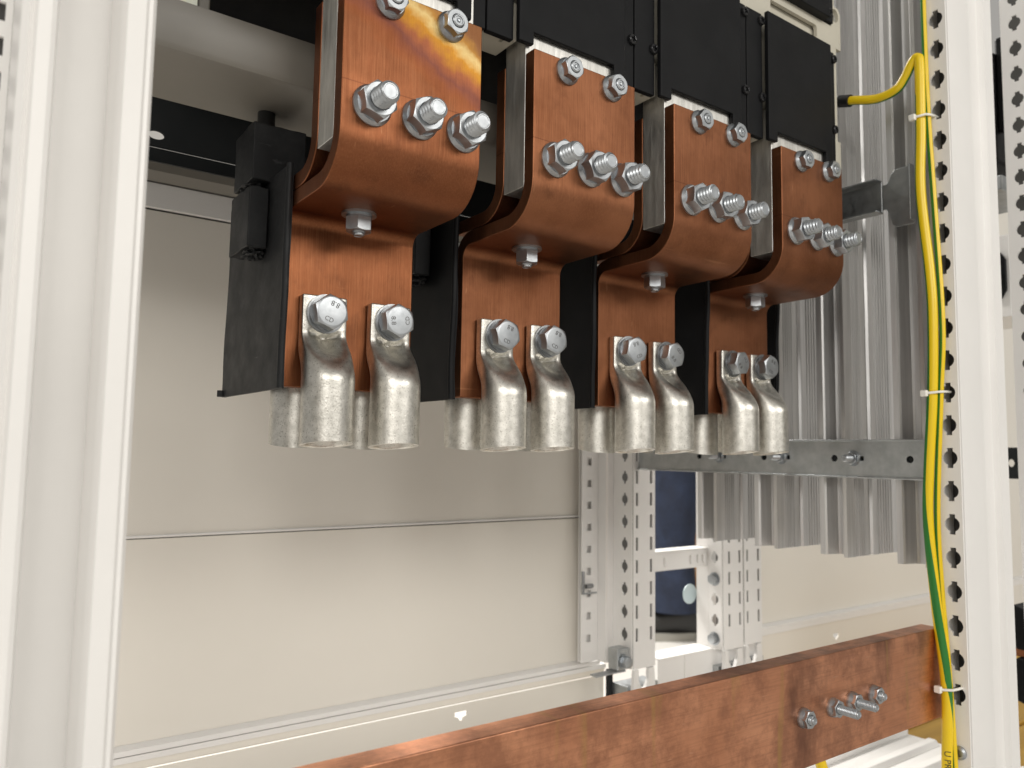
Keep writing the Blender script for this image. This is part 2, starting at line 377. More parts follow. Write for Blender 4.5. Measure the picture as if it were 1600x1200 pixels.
# ------------------------------------------------------------------ cable lugs
def lug_mesh():
    Mx = 40; rings = []
    def ss(x): x = max(0, min(1, x)); return x*x*(3-2*x)
    def ring(z):
        h = z-0.0016
        t = ss((h-0.0310)/0.0290)**1.25
        a = 0.0142+(0.0128-0.0142)*t; n = 2+7*t**2
        yf = -0.0284+(0.0284-0.0066)*t; c = yf/2; b = -yf/2
        F, B = [], []
        for k in range(Mx+1):
            x = a*math.sin(-PI/2+PI*k/Mx); q = max(0.0, 1-abs(x/a)**n)**(1/n)
            y = c-b*q
            w = ss((h-0.0430)/0.010)*ss((0.0600-h)/0.0030)
            y += 0.0066*math.exp(-((x-0.0014)/0.0044)**2)*w
            w2 = ss((h-0.0550)/0.003)*ss((0.0610-h)/0.0012)
            y += 0.0016*w2*ss((0.0095-abs(x))/0.002)
            if h > 0.0598 and k == Mx//2: y += 0.0022
            F.append((x, y, z)); B.append((x, c+b*q, z))
        return F+B[-2:0:-1]
    hs = [0, 0.0006, 0.012, 0.020, 0.027]+[0.0300+0.0007*k for k in range(47)]+[0.0645, 0.067, 0.072, 0.0775, 0.0790, 0.0798]
    hs = hs[:2]+[h+0.0016 for h in hs[2:]]
    def sc(r, f, c=(0, -0.0142)): return [(c[0]+(x-c[0])*f, c[1]+(y-c[1])*f, z) for x, y, z in r]
    base = ring(0)
    inner = [[(x, y, z+0.034) for x, y, z in sc(base, 0.80)], [(x, y, z+0.0008) for x, y, z in sc(base, 0.80)], sc(base, 0.84)]
    rings = inner+[sc(base, 0.97)]+[ring(h) for h in hs]
    cut = lambda r: [(x, y, z-0.13*(y+0.0142)) for x, y, z in r]                     # the barrel is sawn off slightly askew
    rings = [rings[0]]+[cut(r) for r in rings[1:6]]+rings[6:]
    top = ring(0.0818); top = [(x*0.96, -0.0033+(y+0.0033)*0.86, z) for x, y, z in top]
    rings.append(top)
    return loft(rings, name='cable_lug', smooth=62)
LUG = lug_mesh()
HEAD = hex_head(0.0171, 0.0072, 0.0034)
bm = bmesh.new(); lathe([(0.0108, 0), (0.0108, 0.0016), (0.0096, 0.0017), (0.0098, 0.0034), (0.006, 0.0034)], 40, bm); HWASH = finish(bm, 'washer')
TXT = text_mesh('8.8', 0.0042); TXT2 = text_mesh('CD', 0.0036)
for i in range(4):
    for side, sn in ((0, 'front'), (1, 'rear')):
        for k, xr in enumerate((0.0228, 0.0622)):
            lab = '%s %s tinned cable lug on the %s' % (('left', 'right')[k], sn, CONN[i])
            y = YL-0.0003 if side == 0 else YL+T+0.0003
            xx = xr if side == 0 else xr-0.0035
            t = thing('cable_lug', lab, 'cable lug', (X0+i*PITCH+xx, y, 0.0022+random.uniform(-0.0005, 0.0005)), 'tinned cable lugs bolted to the copper', (0, random.uniform(-0.012, 0.012), PI*side+random.uniform(-0.06, 0.06)))
            obj('lug_body', LUG, 'tin', t)
            ro = random.uniform(0, 6)
            b = obj('bolt', HEAD, 'zinc', t, (random.uniform(-0.0006, 0.0006), -0.0066, 0.0716), (PI/2, ro, 0))
            obj('washer', HWASH, 'zinc_dark', b)
            if side == 0:
                obj('lettering', TXT, 'stamp', b, (0, -0.0045, 0.0107))
                obj('lettering', TXT2, 'stamp', b, (0, 0.0047, 0.0107), (0, 0, PI))

# ------------------------------------------------------------------ circuit breaker
br = thing('circuit_breaker', 'black and beige circuit breaker above the four copper connectors', 'circuit breaker', (0, 0, 0))
bm = bmesh.new()
box(0.095, 0.5880, 0.3560, 0.3748, 0.262, 0.62, bm)
obj('housing', finish(bm, 'housing', 0), 'beige', br, bevel=0.002)
obj('rear_housing', box(0.06, 0.5885, 0.3750, 0.545, 0.262, 0.62), 'black_plastic', br, bevel=0.002)
# lower beige rim with notches, one block per gap between the poles
for i in range(5):
    xa = X0+i*PITCH-0.0335; xb = xa+0.031
    if i == 4: xa, xb = 0.5745, 0.5885
    poly = [(xa, 0.3535), (xb, 0.3535), (xb, 0.3748), (xa, 0.3748)]
    if i < 4:
        poly = [(xa, 0.3535), (xa+0.007, 0.3535), (xa+0.007, 0.358), (xa+0.009, 0.358), (xa+0.009, 0.3535), (xa+0.0225, 0.3535), (xa+0.0225, 0.360), (xa+0.0245, 0.360), (xa+0.0245, 0.3535), (xb, 0.3535), (xb, 0.3748), (xa, 0.3748)]
    obj('rim', extrude(poly, 'z', 0.2385, 0.2618, 'rim', 0), 'beige', br, bevel=0.0005)
TERM = box(0, WID-0.0005, 0.3480, 0.3678, 0.1508, 0.262)
def cover_me():
    w, zb, zn, zt = 0.0827, 0.2342, 0.2417, 0.3340
    poly = [(0, zb), (0.0105, zb), (0.0105, zn), (0.0735, zn), (0.0735, zb), (w, zb), (w, zt), (0, zt)]
    return extrude(poly, 'y', 0.3440, 0.3476, 'cover', 0)
COVER = cover_me()
def upper_cover():
    return extrude(rect(0, 0.0827, 0.3575, 0.45), 'y', 0.3440, 0.3556, 'upper_cover', 0)
UCOVER = upper_cover()
STRIP_L = box(-0.0262, -0.0078, 0.3490, 0.3530, 0.2355, 0.3330)
STRIP_R = box(0.0762, 0.0878, 0.3490, 0.3530, 0.2355, 0.3330)
STRIP_U = box(0.0762, 0.0878, 0.3490, 0.3558, 0.3585, 0.45)
def screw_me():
    rings = []
    n = 32
    for r, h, cr in ((0.0036, 0, 0), (0.0036, 0.0010, 0), (0.0032, 0.0020, 0), (0.0024, 0.0025, 0), (0.0022, 0.0024, 1), (0.0016, 0.0010, 1), (0.0005, 0.0010, 1)):
        rings.append([(r*(1-(0.55 if cr else 0)*(1-abs(math.cos(2*2*PI*k/n))**0.8))*math.cos(2*PI*k/n), r*(1-(0.55 if cr else 0)*(1-abs(math.cos(2*2*PI*k/n))**0.8))*math.sin(2*PI*k/n), h) for k in range(n)])
    return loft(rings, name='screw', smooth=30)
SCREW = screw_me()
GLOSSBLACK = 'screw_black'; M[GLOSSBLACK] = material('screw_black', (0.03, 0.03, 0.032), None, 0.6, 0.22)
for i in range(4):
    dx = X0+i*PITCH
    obj('terminal', TERM, 'tin_plate', br, (dx+0.0002, 0, 0), bevel=0.0004)
    c = obj('cover', COVER, 'black_plastic', br, (dx-0.0072, 0, 0), bevel=0.0007)
    for me, nm in ((STRIP_L, 'side_strip'), (STRIP_R, 'side_strip')):
        s = obj(nm, me, 'black_plastic', br, (dx, 0, 0), bevel=0.0006)
        x = -0.0095 if me is STRIP_L else 0.0860-0.0002
        for z in (0.2668, 0.3268):
            obj('screw', SCREW, GLOSSBLACK, s, (x, 0.3490, z), (PI/2, random.uniform(0, 3), 0))
    obj('upper_cover', UCOVER, 'black_plastic', br, (dx-0.0072, 0, 0), bevel=0.0007)
    u = obj('side_strip', STRIP_U, 'black_plastic', br, (dx, 0, 0), bevel=0.0006)
    obj('screw', SCREW, GLOSSBLACK, u, (0.0858-0.0047, 0.3490, 0.3655), (PI/2, 0.4, 0))
# beige face rim between lower and upper covers, with long slots, and corner lugs
slots = [[(X0+i*PITCH+0.006, 0.3405), (X0+i*PITCH+0.066, 0.3405), (X0+i*PITCH+0.0675, 0.3425), (X0+i*PITCH+0.0675, 0.3490), (X0+i*PITCH+0.066, 0.3510), (X0+i*PITCH+0.006, 0.3510)] for i in range(4)]
hole = [(0.5795+0.0050*math.cos(2*PI*k/24), 0.3685+0.0058*math.sin(2*PI*k/24)) for k in range(24)]
hole2 = [(0.5815+0.0025*math.cos(2*PI*k/16), 0.3555+0.0025*math.sin(2*PI*k/16)) for k in range(16)]
fr = perforated([(0.10, 0.3335), (0.5735, 0.3335), (0.5735, 0.2385), (0.5800, 0.2385), (0.5800, 0.3400), (0.5872, 0.3400), (0.5872, 0.3720), (0.5840, 0.3760), (0.5735, 0.3765), (0.5735, 0.3575), (0.10, 0.3575)], slots+[hole], lambda u, v: (u, 0.3512, v), -0.003, 'face_frame')
obj('face_frame', fr, 'beige', br)

# ------------------------------------------------------------------ insulating barriers and blocks
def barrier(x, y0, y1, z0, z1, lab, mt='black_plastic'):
    n = 26; rings = []
    for k in range(n+1):
        z = z0+(z1-z0)*k/n
        def w(y): return 0.0012*noise.noise(Vector((x*90, y*14, z*22)))
        yn = y0+0.0016*noise.noise(Vector((x*50, 3, z*30)))-0.0022*((z-z0)/(z1-z0))
        cols = [yn, yn+0.001, yn+0.012, (yn+y1)/2, y1-0.012, y1]
        rings.append([(x+w(y)-0.0010, y, z) for y in cols]+[(x+w(y)+0.0010, y, z) for y in cols[::-1]])
    t = thing('insulating_barrier', lab, 'barrier', (0, 0, 0), 'black insulating barriers between the connectors')
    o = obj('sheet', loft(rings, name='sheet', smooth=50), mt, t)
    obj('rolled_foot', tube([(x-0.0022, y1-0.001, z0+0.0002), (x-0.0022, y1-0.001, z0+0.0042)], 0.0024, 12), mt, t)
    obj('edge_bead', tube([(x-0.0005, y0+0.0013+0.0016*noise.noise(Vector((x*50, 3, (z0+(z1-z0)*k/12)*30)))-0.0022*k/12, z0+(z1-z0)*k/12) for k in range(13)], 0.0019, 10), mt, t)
    return t
barrier(0.1388, 0.4000, 0.5060, 0.0316, 0.1520, 'scuffed black rubber barrier left of the heat-stained copper connector', 'black_rubber')
for i, y0 in ((1, 0.4030), (2, 0.4040), (3, 0.4010), (4, 0.4195)):  # same kind of barrier, blacker to put the shade between the copper into colour
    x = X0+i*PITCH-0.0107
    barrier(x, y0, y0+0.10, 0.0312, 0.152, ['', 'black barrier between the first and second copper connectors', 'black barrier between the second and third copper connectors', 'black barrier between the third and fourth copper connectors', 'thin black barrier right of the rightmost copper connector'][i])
def rough_block(x0, x1, y0, y1, z0, z1):
    bm = bmesh.new(); box(x0, x1, y0, y1, z0, z1, bm)
    bmesh.ops.subdivide_edges(bm, edges=bm.edges[:], cuts=5, use_grid_fill=True)
    for v in bm.verts:
        if v.co.z < z0+0.0005 or v.co.z > z1-0.0005:
            v.co.z += 0.0011*noise.noise(v.co*260)
        v.co.x += 0.0004*noise.noise(v.co*90+Vector((5, 0, 0)))
    return finish(bm, 'block', 30)
def plug(x, y, z, r):
    bm = bmesh.new(); bmesh.ops.create_icosphere(bm, subdivisions=4, radius=1)
    for v in bm.verts:
        k = 1+0.55*noise.noise(v.co*2.6+Vector((x*50, 0, z*50)))+0.25*noise.noise(v.co*7)
        v.co = Vector((x+v.co.x*r*k, y+v.co.y*r*1.5*k, z+v.co.z*r*0.62*k))
    return finish(bm, 'plug', 60)
def support_block(dx, lab):
    t = thing('support_block', lab, 'support block', (dx, 0, 0), 'black rubber support blocks behind the copper')
    obj('upper_block', rough_block(0.1275, 0.1580, 0.4300, 0.4650, 0.1505, 0.1838), 'black_rubber', t, bevel=0.0008)
    obj('lower_block', rough_block(0.1262, 0.1372, 0.4290, 0.4640, 0.1115, 0.1462), 'black_rubber', t, bevel=0.0008)
    obj('torn_rubber', plug(0.1335, 0.446, 0.1485, 0.0062), 'black_rubber', t)
    obj('torn_rubber', plug(0.1330, 0.440, 0.1100, 0.0052), 'black_rubber', t)
    obj('fixing_bolt', lathe([(0.0052, 0.1835), (0.0052, 0.1948)], 16, bmesh.new()) and tube([(0.1385, 0.4440, 0.1835), (0.1385, 0.4440, 0.1954)], 0.0050, 14), 'sleeve', t)
support_block(0, 'pair of scuffed black rubber blocks on the leftmost barrier')
support_block(PITCH-0.010, 'black rubber block hidden in the gap after the first copper connector')

# ------------------------------------------------------------------ beam and black plate at upper left
poly = [(0.4000, 0.2225), (0.4000, 0.2000), (0.4012, 0.1970), (0.4040, 0.1955), (0.4610, 0.1955), (0.4610, 0.2225), (0.4590, 0.2225), (0.4590, 0.1980), (0.4050, 0.1980), (0.4020, 0.2005), (0.4020, 0.2225)]
b = tag(obj('support_beam', extrude(poly, 'x', -0.05, 0.575, 'support_beam'), 'taupe'), 'taupe painted steel beam running behind the copper at upper left', 'beam')
poly = [(0.55, 0.1995), (0.5475, 0.1885), (0.5490, 0.1885), (0.5518, 0.1995), (0.5518, 0.42), (0.55, 0.42)]
bm = bmesh.new()
hp = [(0.0985+0.0052*math.cos(2*PI*k/20), 0.2070+0.0030*math.sin(2*PI*k/20)) for k in range(20)]
bp = thing('mounting_plate', 'black mounting plate with a small round hole behind the taupe beam', 'plate')
obj('plate', perforated(rect(-0.05, 0.60, 0.1990, 0.42), [hp], lambda u, v: (u, 0.55, v), 0.0018, 'plate'), 'black_metal', bp)
obj('lower_lip', extrude([(0.5500, 0.1988), (0.5470, 0.1886), (0.5486, 0.1884), (0.5518, 0.1988)], 'x', -0.05, 0.60, 'lip', 0), 'black_metal', bp)
o = thing('sticker_bracket', 'pale plastic bracket resting on the taupe beam at the top edge', 'bracket', (0, 0, 0))
obj('bracket_body', box(0.0885, 0.0945, 0.4030, 0.4300, 0.2232, 0.27), 'taupe', o, bevel=0.001)
obj('label_plate', box(0.0765, 0.0878, 0.4015, 0.4026, 0.2229, 0.262), 'paper', o)

# ------------------------------------------------------------------ cabinet uprights
def post(name, lab, parts, group='perforated cabinet uprights'):
    t = thing(name, lab, 'upright', (0, 0, 0), group)
    for nm, me, mt, bv in parts: obj(nm, me, mt, t, bevel=bv)
    return t
def holes_col(u, z0, z1, zref, pitch, shape):
    k0 = math.ceil((z0+0.012-zref)/pitch); k1 = math.floor((z1-0.012-zref)/pitch)
    return [shape(u, zref+k*pitch) for k in range(k0, k1+1)]
# front right upright
zA, zB = -0.42, 0.62
strip = perforated(rect(0.2810, 0.2975, zA, zB), holes_col(0.2886, -0.205, zB, 0.3505, 0.025, keyhole), lambda u, v: (0.6207, u, v), 0.0016, 'hole_strip')
prof = [(0.6209, 0.2802), (0.6560, 0.2802), (0.6580, 0.2806), (0.6600, 0.2822), (0.6765, 0.2822), (0.6780, 0.2800), (0.6790, 0.2780), (0.6935, 0.2780), (0.6948, 0.2795), (0.6948, 0.2980), (0.6930, 0.2980), (0.6930, 0.2800),
        (0.6800, 0.2800), (0.6775, 0.2842), (0.6595, 0.2842), (0.6575, 0.2826), (0.6560, 0.2822), (0.6226, 0.2822), (0.6209, 0.2815)]
pr = post('front_upright', 'white perforated front upright with yellow green earth cable tied to it', [
    ('hole_strip', strip, 'white', 0), ('face', extrude(prof, 'z', zA, zB, 'face', 30), 'white', 0),
    ('inner_flange', box(0.6320, 0.6330, 0.2826, 0.2868, zA, zB), 'white', 0), ('inner_lining', box(0.6380, 0.6395, 0.2826, 0.2959, zA, zB), 'hole_shade', 0),  # dark lining puts shade behind the keyholes
    ('back_web', box(0.6209, 0.6930, 0.2960, 0.2976, zA, zB), 'white', 0)])
DIMPLE = lathe([(0.0013, -0.0003), (0.0011, 0.0003), (0.0004, 0.0005)], 10, None)
for k in range(-22, 11):
    z = 0.3505+0.025*k-0.0125
    if z < -0.2: continue
    for dy in ((0.0,) if k % 2 else (-0.0022, 0.0022)):
        if k % 3 != 2: obj('dimple', DIMPLE, 'white', pr, (0.6207, 0.2886+dy, z), (0, -PI/2, 0))
bm = bmesh.new(); lathe([(0.0050, 0), (0.0050, 0.0012), (0.0036, 0.0022), (0.0026, 0.0022), (0.0024, 0.0006), (0.0005, 0.0006)], 24, bm)
obj('screw', finish(bm, 'screw'), 'zinc', pr, (0.6190, 0.2886, -0.2160), (0, -PI/2, 0))
slotm = box(-0.0002, 0.0006, -0.0035, 0.0035, -0.0006, 0.0006)
# second upright of the neighbouring cabinet, right edge
strip2 = perforated(rect(0.2860, 0.3105, -0.42, 0.62), holes_col(0.2985, -0.3, 0.62, 0.4130, 0.025, keyhole), lambda u, v: (0.7959, u, v), 0.0016, 'hole_strip')
post('neighbour_upright', 'white upright with keyholes at the right edge of the picture', [
    ('hole_strip', strip2, 'white', 0), ('face', box(0.7960, 0.86, 0.2840, 0.2858, -0.42, 0.62), 'white', 0.0005), ('inner_flange', box(0.8060, 0.8076, 0.2870, 0.3105, -0.42, 0.62), 'hole_shade', 0)])  # dark inner sheet gives these keyholes their shade
# near left upright
prof = [(0.0140, 0.3000), (0.0152, 0.2835), (0.0170, 0.2800), (0.0200, 0.2790), (0.0212, 0.2795), (0.0212, 0.2797)]
prof = [(0.0085, 0.3150), (0.0088, 0.2900), (0.0098, 0.2835), (0.0118, 0.2815), (0.0128, 0.2822), (0.0140, 0.2800), (0.0178, 0.2795), (0.0192, 0.2802), (0.0200, 0.2850), (0.0206, 0.2985), (0.0368, 0.2985), (0.0376, 0.2850), (0.0383, 0.2815), (0.0395, 0.2797), (0.0450, 0.2793), (0.0460, 0.2803), (0.0472, 0.2800), (0.0484, 0.2812), (0.0486, 0.3050),
        (0.0470, 0.3050), (0.0470, 0.2830), (0.0400, 0.2820), (0.0394, 0.2860), (0.0388, 0.3005), (0.0190, 0.3005), (0.0184, 0.2860), (0.0180, 0.2815), (0.0145, 0.2820), (0.0110, 0.2845), (0.0104, 0.3150)]
sq = holes_col(-0.0010, -0.4, 0.6, 0.1495, 0.0125, lambda u, v: rect(u-0.006, u+0.0072, v-0.0034, v+0.0034))
strip3 = perforated(rect(-0.020, 0.0084, zA, zB), sq, lambda u, v: (u, 0.3150, v), 0.0016, 'hole_strip')
post('near_upright', 'wide white fluted upright filling the left edge, closest to the camera', [
    ('face', extrude(prof, 'z', zA, zB, 'face', 30), 'white', 0), ('hole_strip', strip3, 'white', 0), ('inner_flange', box(-0.019, 0.008, 0.331, 0.3325, zA, zB), 'hole_shade', 0)])  # dark sheet behind the square holes stands in for shade
# back upright behind the third connector
def back_upright(x, y, lab, z0, z1, zk, w=0.034, d=0.019, keys=True, cols=(0.0055, 0.0275), kc=0.012):
    sl = lambda u, v: rect(u-0.0019, u+0.0019, v-0.0074, v+0.0074)
    parts = []
    hs = holes_col(y+kc, z0, z1, zk, 0.025, lambda u, v: keyhole(u, v, 0.0053, 0.0042, 0.0145)) if keys else []
    parts.append(('keyhole_strip', perforated(rect(y+0.0005, y+d+0.008, z0, z1), hs, lambda u, v: (x, u, v), 0.0015, 'keyhole_strip'), 'white', 0))
    hs = holes_col(x+cols[0], z0, z1, zk+0.0005, 0.025, sl)+holes_col(x+cols[1], z0, z1, zk+0.0005, 0.025, sl)
    parts.append(('slot_strip', perforated(rect(x, x+w, z0, z1), hs, lambda u, v: (u, y, v), 0.0015, 'slot_strip'), 'white', 0))
    parts.append(('inner_web', box(x+0.010, x+0.0115, y+0.003, y+d+0.006, z0, z1), 'hole_shade', 0))  # shade behind the keyholes, put in as a dark sheet
    parts.append(('inner_lining', box(x+0.012, x+w-0.002, y+0.008, y+0.0095, z0, z1), 'hole_shade', 0))  # shade behind the slots, put in as a dark sheet
    parts.append(('far_web', box(x+w-0.0015, x+w, y+0.002, y+d+0.008, z0, z1), 'white', 0))
    # forked foot bracket
    foot = [(a*w/0.043, c) for a, c in [(0.002, -0.001), (0.010, -0.001), (0.0105, -0.014), (0.016, -0.022), (0.024, -0.022), (0.0295, -0.014), (0.030, -0.001), (0.041, -0.001), (0.044, -0.03), (0.041, -0.055), (0.0, -0.055), (-0.001, -0.03)]]
    parts.append(('foot_bracket', extrude([(x+a, z0+c) for a, c in foot], 'y', y-0.002, y+0.003, 'foot', 0), 'white', 0.0005))
    parts.append(('foot_plate', box(x-0.002, x+w+0.012, y+0.006, y+0.03, z0-0.056, z0-0.020), 'galv', 0.0005))
    return post('back_upright', lab, parts)
back_upright(0.6290, 0.6390, 'white back upright with keyholes and slots beside the rear door hinge', -0.2380, 0.62, -0.0018, d=0.0255)
back_upright(0.7680, 0.6270, 'white back upright with two keyholes and a bolt, right of the trousers', -0.2330, -0.055, -0.1745, 0.0355, 0.0125, True, (0.0105, 0.0300), 0.0112)
back_upright(0.8075, 0.6275, 'white slotted back upright standing against its twin at the ribbed bars', -0.2320, -0.055, -0.1745, 0.0340, 0.0125, False, (0.0065, 0.0275))
o = thing('upright_shell', 'plain white side of the twin back uprights facing the opening', 'upright', (0, 0, 0))
obj('side_sheet', box(0.7670, 0.7684, 0.6482, 0.6672, -0.2330, 0.62), 'white', o, bevel=0.0004)
bm = bmesh.new(); hex_head(0.011, 0.006, 0.0015, bm); lathe([(0.008, 0), (0.008, 0.0015)], 24, bm); HB = finish(bm, 'bolt', 25)
bt = obj('bolt', HB, 'zinc', o, (0.7676, 0.6382, -0.1505), (0, -PI/2, 0))
bt = obj('bolt', HB, 'zinc', o, (0.7676, 0.6390, -0.2215), (0, -PI/2, 0))

# white cross rails of the narrow opening
o = thing('cross_rail', 'white channel rail crossing in front of the navy trousers', 'rail')
obj('top_flange', box(0.6725, 0.7665, 0.6480, 0.6690, -0.1150, -0.1135), 'white', o, bevel=0.0004)
obj('web', box(0.6725, 0.7665, 0.6500, 0.6515, -0.1365, -0.1152), 'white', o)
for xx in (0.690, 0.735, 0.748, 0.757):
    obj('stud', box(xx, xx+0.004, 0.6470, 0.6498, -0.131, -0.121), 'white', o, bevel=0.0005)
o = thing('sill_rail', 'white bottom rail of the opening above the copper bar', 'rail')
obj('top_flange', box(0.6725, 0.7665, 0.6400, 0.6690, -0.2350, -0.2330), 'white', o, bevel=0.0005)
obj('web', box(0.6725, 0.7150, 0.6415, 0.6430, -0.32, -0.2352), 'white', o)
obj('web', box(0.7165, 0.8600, 0.6415, 0.6430, -0.32, -0.2352), 'white', o)
obj('side_disc', lathe([(0.012, -0.0006), (0.012, 0.0006)], 32, None), 'pale_blue', thing('hinge_cap', 'pale blue oval plastic cap on the white upright edge', 'cap', (0.7600, 0.6720, -0.1728)), (0, 0, 0), (PI/2, 0, 0))

# ------------------------------------------------------------------ rear doors
d = thing('rear_door', 'large off-white rear door panel with a horizontal seam', 'door')
obj('upper_sheet', box(-0.05, 0.6160, 0.7000, 0.7020, -0.0735, 0.1990), 'panel', d, bevel=0.0008)
obj('lower_sheet', box(-0.05, 0.6160, 0.7000, 0.7020, -0.2380, -0.0756), 'panel', d, bevel=0.0008)
obj('seam_backing', box(-0.05, 0.6160, 0.7045, 0.7060, -0.25, 0.2300), 'black_metal', d)
obj('seam_rod', tube([(-0.05, 0.6985, -0.0738), (0.6195, 0.6985, -0.0731), (0.622, 0.6965, -0.0731)], 0.0012, 10), 'white', d)
obj('top_rail', box(-0.05, 0.66, 0.6985, 0.7035, 0.2005, 0.2225), 'white', d, bevel=0.001)
obj('head_rail', extrude([(0.6985, 0.2235), (0.6900, 0.2300), (0.6885, 0.2420), (0.6905, 0.2420), (0.7015, 0.2235)], 'x', -0.05, 0.66, 'rail'), 'taupe', d)
obj('bottom_fold', extrude([(0.6998, -0.2375), (0.6935, -0.2400), (0.6935, -0.2442), (0.6950, -0.2442), (0.6998, -0.2400)], 'x', -0.05, 0.63, 'fold'), 'white', d)
obj('bottom_rail', extrude([(0.6940, -0.2452), (0.6940, -0.2502), (0.7020, -0.2502), (0.7020, -0.2452)], 'x', -0.05, 0.64, 'rail'), 'white', d, bevel=0.0006)
sqd = holes_col(0.6030, -0.235, 0.62, -0.010, 0.025, lambda u, v: rect(u-0.0035, u+0.0035, v-0.0040, v+0.0040))
obj('dimpled_strip', perforated(rect(0.5920, 0.6165, -0.2360, 0.62), sqd, lambda u, v: (u, 0.6850, v), 0.0016, 'dimpled_strip'), 'white', d)
obj('strip_backing', box(0.5925, 0.6165, 0.6885, 0.6897, -0.2360, 0.62), 'white', d)
obj('edge_return', box(0.6168, 0.6182, 0.6700, 0.7000, -0.2360, 0.62), 'white', d, bevel=0.0004)
obj('edge_face', box(0.6184, 0.6275, 0.6690, 0.6706, -0.2360, 0.62), 'white', d, bevel=0.0004)
h = thing('door_hinge', 'small dark steel hinge on the rear door edge', 'hinge', (0.5955, 0.6800, -0.1470))
obj('knuckle', tube([(-0.004, 0, -0.012), (-0.0045, 0, -0.004), (-0.004, 0, 0.006), (-0.0035, 0.001, 0.013)], 0.0019, 10), 'zinc_dark', h)
obj('pin', tube([(-0.001, -0.001, -0.0035), (0.009, -0.001, -0.0035)], 0.0026, 12), 'zinc_dark', h)
obj('leaf', box(-0.003, 0.016, -0.0015, 0.0005, -0.0125, -0.0108), 'zinc', h, bevel=0.0003)
h = thing('corner_clamp', 'greenish zinc clamp block with a screw at the door corner', 'clamp', (0.612, 0.642, -0.2235))
obj('clamp_body', box(-0.006, 0.012, -0.003, 0.012, -0.013, 0.010), 'galv', h, bevel=0.001)
obj('screw', HB, 'zinc', h, (0.0040, -0.0035, -0.004), (PI/2, 0, 0))
obj('clamp_leaf', box(-0.034, 0.010, 0.0, 0.010, -0.0165, -0.0145), 'zinc', h, bevel=0.0004)
pl = thing('plinth_panel', 'beige plinth sheet with a small white cut-out under the rear door', 'plinth')
heart = [(0.4445+a, -0.2705+c) for a, c in ((-0.0075, 0.0035), (0.0075, 0.0035), (0.0070, -0.0010), (0.0030, -0.0025), (0.0015, -0.0055), (-0.0015, -0.0055), (-0.0035, -0.0025), (-0.0075, -0.0010))]
obj('sheet', perforated(rect(-0.05, 0.6420, -0.40, -0.2600), [heart], lambda u, v: (u, 0.7020, v), 0.0015, 'sheet'), 'panel', pl)
obj('upper_fold', extrude([(0.7018, -0.2590), (0.6975, -0.2505), (0.6990, -0.2503), (0.7040, -0.2590)], 'x', -0.05, 0.642, 'fold'), 'panel', pl)
tag(obj('sealing_strip', box(0.6210, 0.6278, 0.6690, 0.6740, -0.36, -0.2440), 'black_rubber', bevel=0.0005), 'black vertical sealing strip below the door corner', 'seal')
d = thing('neighbour_door', 'white rear door of the neighbouring cabinet below the ribbed bars', 'door')
obj('sheet', box(0.872, 1.85, 0.7000, 0.7020, -0.2350, 0.62), 'panel', d, bevel=0.0008)
obj('bottom_fold', extrude([(0.6998, -0.2352), (0.6925, -0.2380), (0.6925, -0.2425), (0.6945, -0.2425), (0.7000, -0.2385)], 'x', 0.872, 1.85, 'fold'), 'white', d)
obj('bottom_rail', box(0.860, 1.85, 0.6940, 0.7020, -0.2500, -0.2430), 'white', d, bevel=0.0008)
sqd = holes_col(0.862, -0.235, 0.3, -0.010, 0.025, lambda u, v: rect(u-0.0035, u+0.0035, v-0.0040, v+0.0040))
obj('dimpled_strip', perforated(rect(0.848, 0.876, -0.2360, 0.3), sqd, lambda u, v: (u, 0.6850, v), 0.0016, 'dimpled_strip'), 'white', d)
obj('strip_backing', box(0.8485, 0.876, 0.6885, 0.6897, -0.2360, 0.3), 'white', d)
pl = thing('neighbour_plinth', 'beige plinth sheet under the neighbouring rear door', 'plinth')
heart = [(1.118+a, -0.2725+c) for a, c in ((-0.0075, 0.0035), (0.0075, 0.0035), (0.0070, -0.0010), (0.0030, -0.0025), (0.0015, -0.0055), (-0.0015, -0.0055), (-0.0035, -0.0025), (-0.0075, -0.0010))]
obj('sheet', perforated(rect(0.862, 1.85, -0.36, -0.2510), [heart], lambda u, v: (u, 0.6990, v), 0.0015, 'sheet'), 'panel', pl)

# ------------------------------------------------------------------ ribbed aluminium bars, channel, bracket
def alu_profile():
    P = [(0.0, 0.0), (0.0, 0.0034), (0.0012, 0.0045), (0.0170, 0.0075), (0.0195, 0.0090), (0.0195, 0.0175), (0.0180, 0.0195), (0.0060, 0.0228), (0.0045, 0.0240), (0.0035, 0.0285), (0.088, 0.0285), (0.088, 0.0)]
    x = 0.088; teeth = []
    def tooth(a, b, n, dep):
        st = (b-a)/n
        for k in range(n): teeth.extend([(a+st*k, 0.0), (a+st*(k+0.12), dep), (a+st*(k+0.5), dep), (a+st*(k+0.62), 0.0)])
    tooth(0.0125, 0.0285, 5, 0.0014); tooth(0.034, 0.046, 1, 0.0022); tooth(0.050, 0.076, 6, 0.0014)
    return P+teeth[::-1]
ALU = extrude(alu_profile(), 'z', -0.0872, 0.62, 'bar', 20)
for k, yn in enumerate((0.3160, 0.3865, 0.4575, 0.5290)):
    o = obj('aluminium_bar', ALU, 'alu', None, (0.6400, yn, 0))
    tag(o, ['ribbed aluminium bar directly behind the earth cable', 'ribbed aluminium bar second from the earth cable', 'ribbed aluminium bar third from the earth cable', 'ribbed aluminium bar beside the navy trousers, farthest from the cable'][k], 'aluminium bar', 'ribbed aluminium bars hanging on the right')
ch = thing('support_channel', 'grey steel channel crossing the ribbed aluminium bars', 'channel')
chp = [(y, -0.0012) for y in (0.5482, 0.4684, 0.3948, 0.3278)]
hl = [[(y+0.0030*math.cos(2*PI*k/16), z+0.0030*math.sin(2*PI*k/16)) for k in range(16)] for y, z in chp]
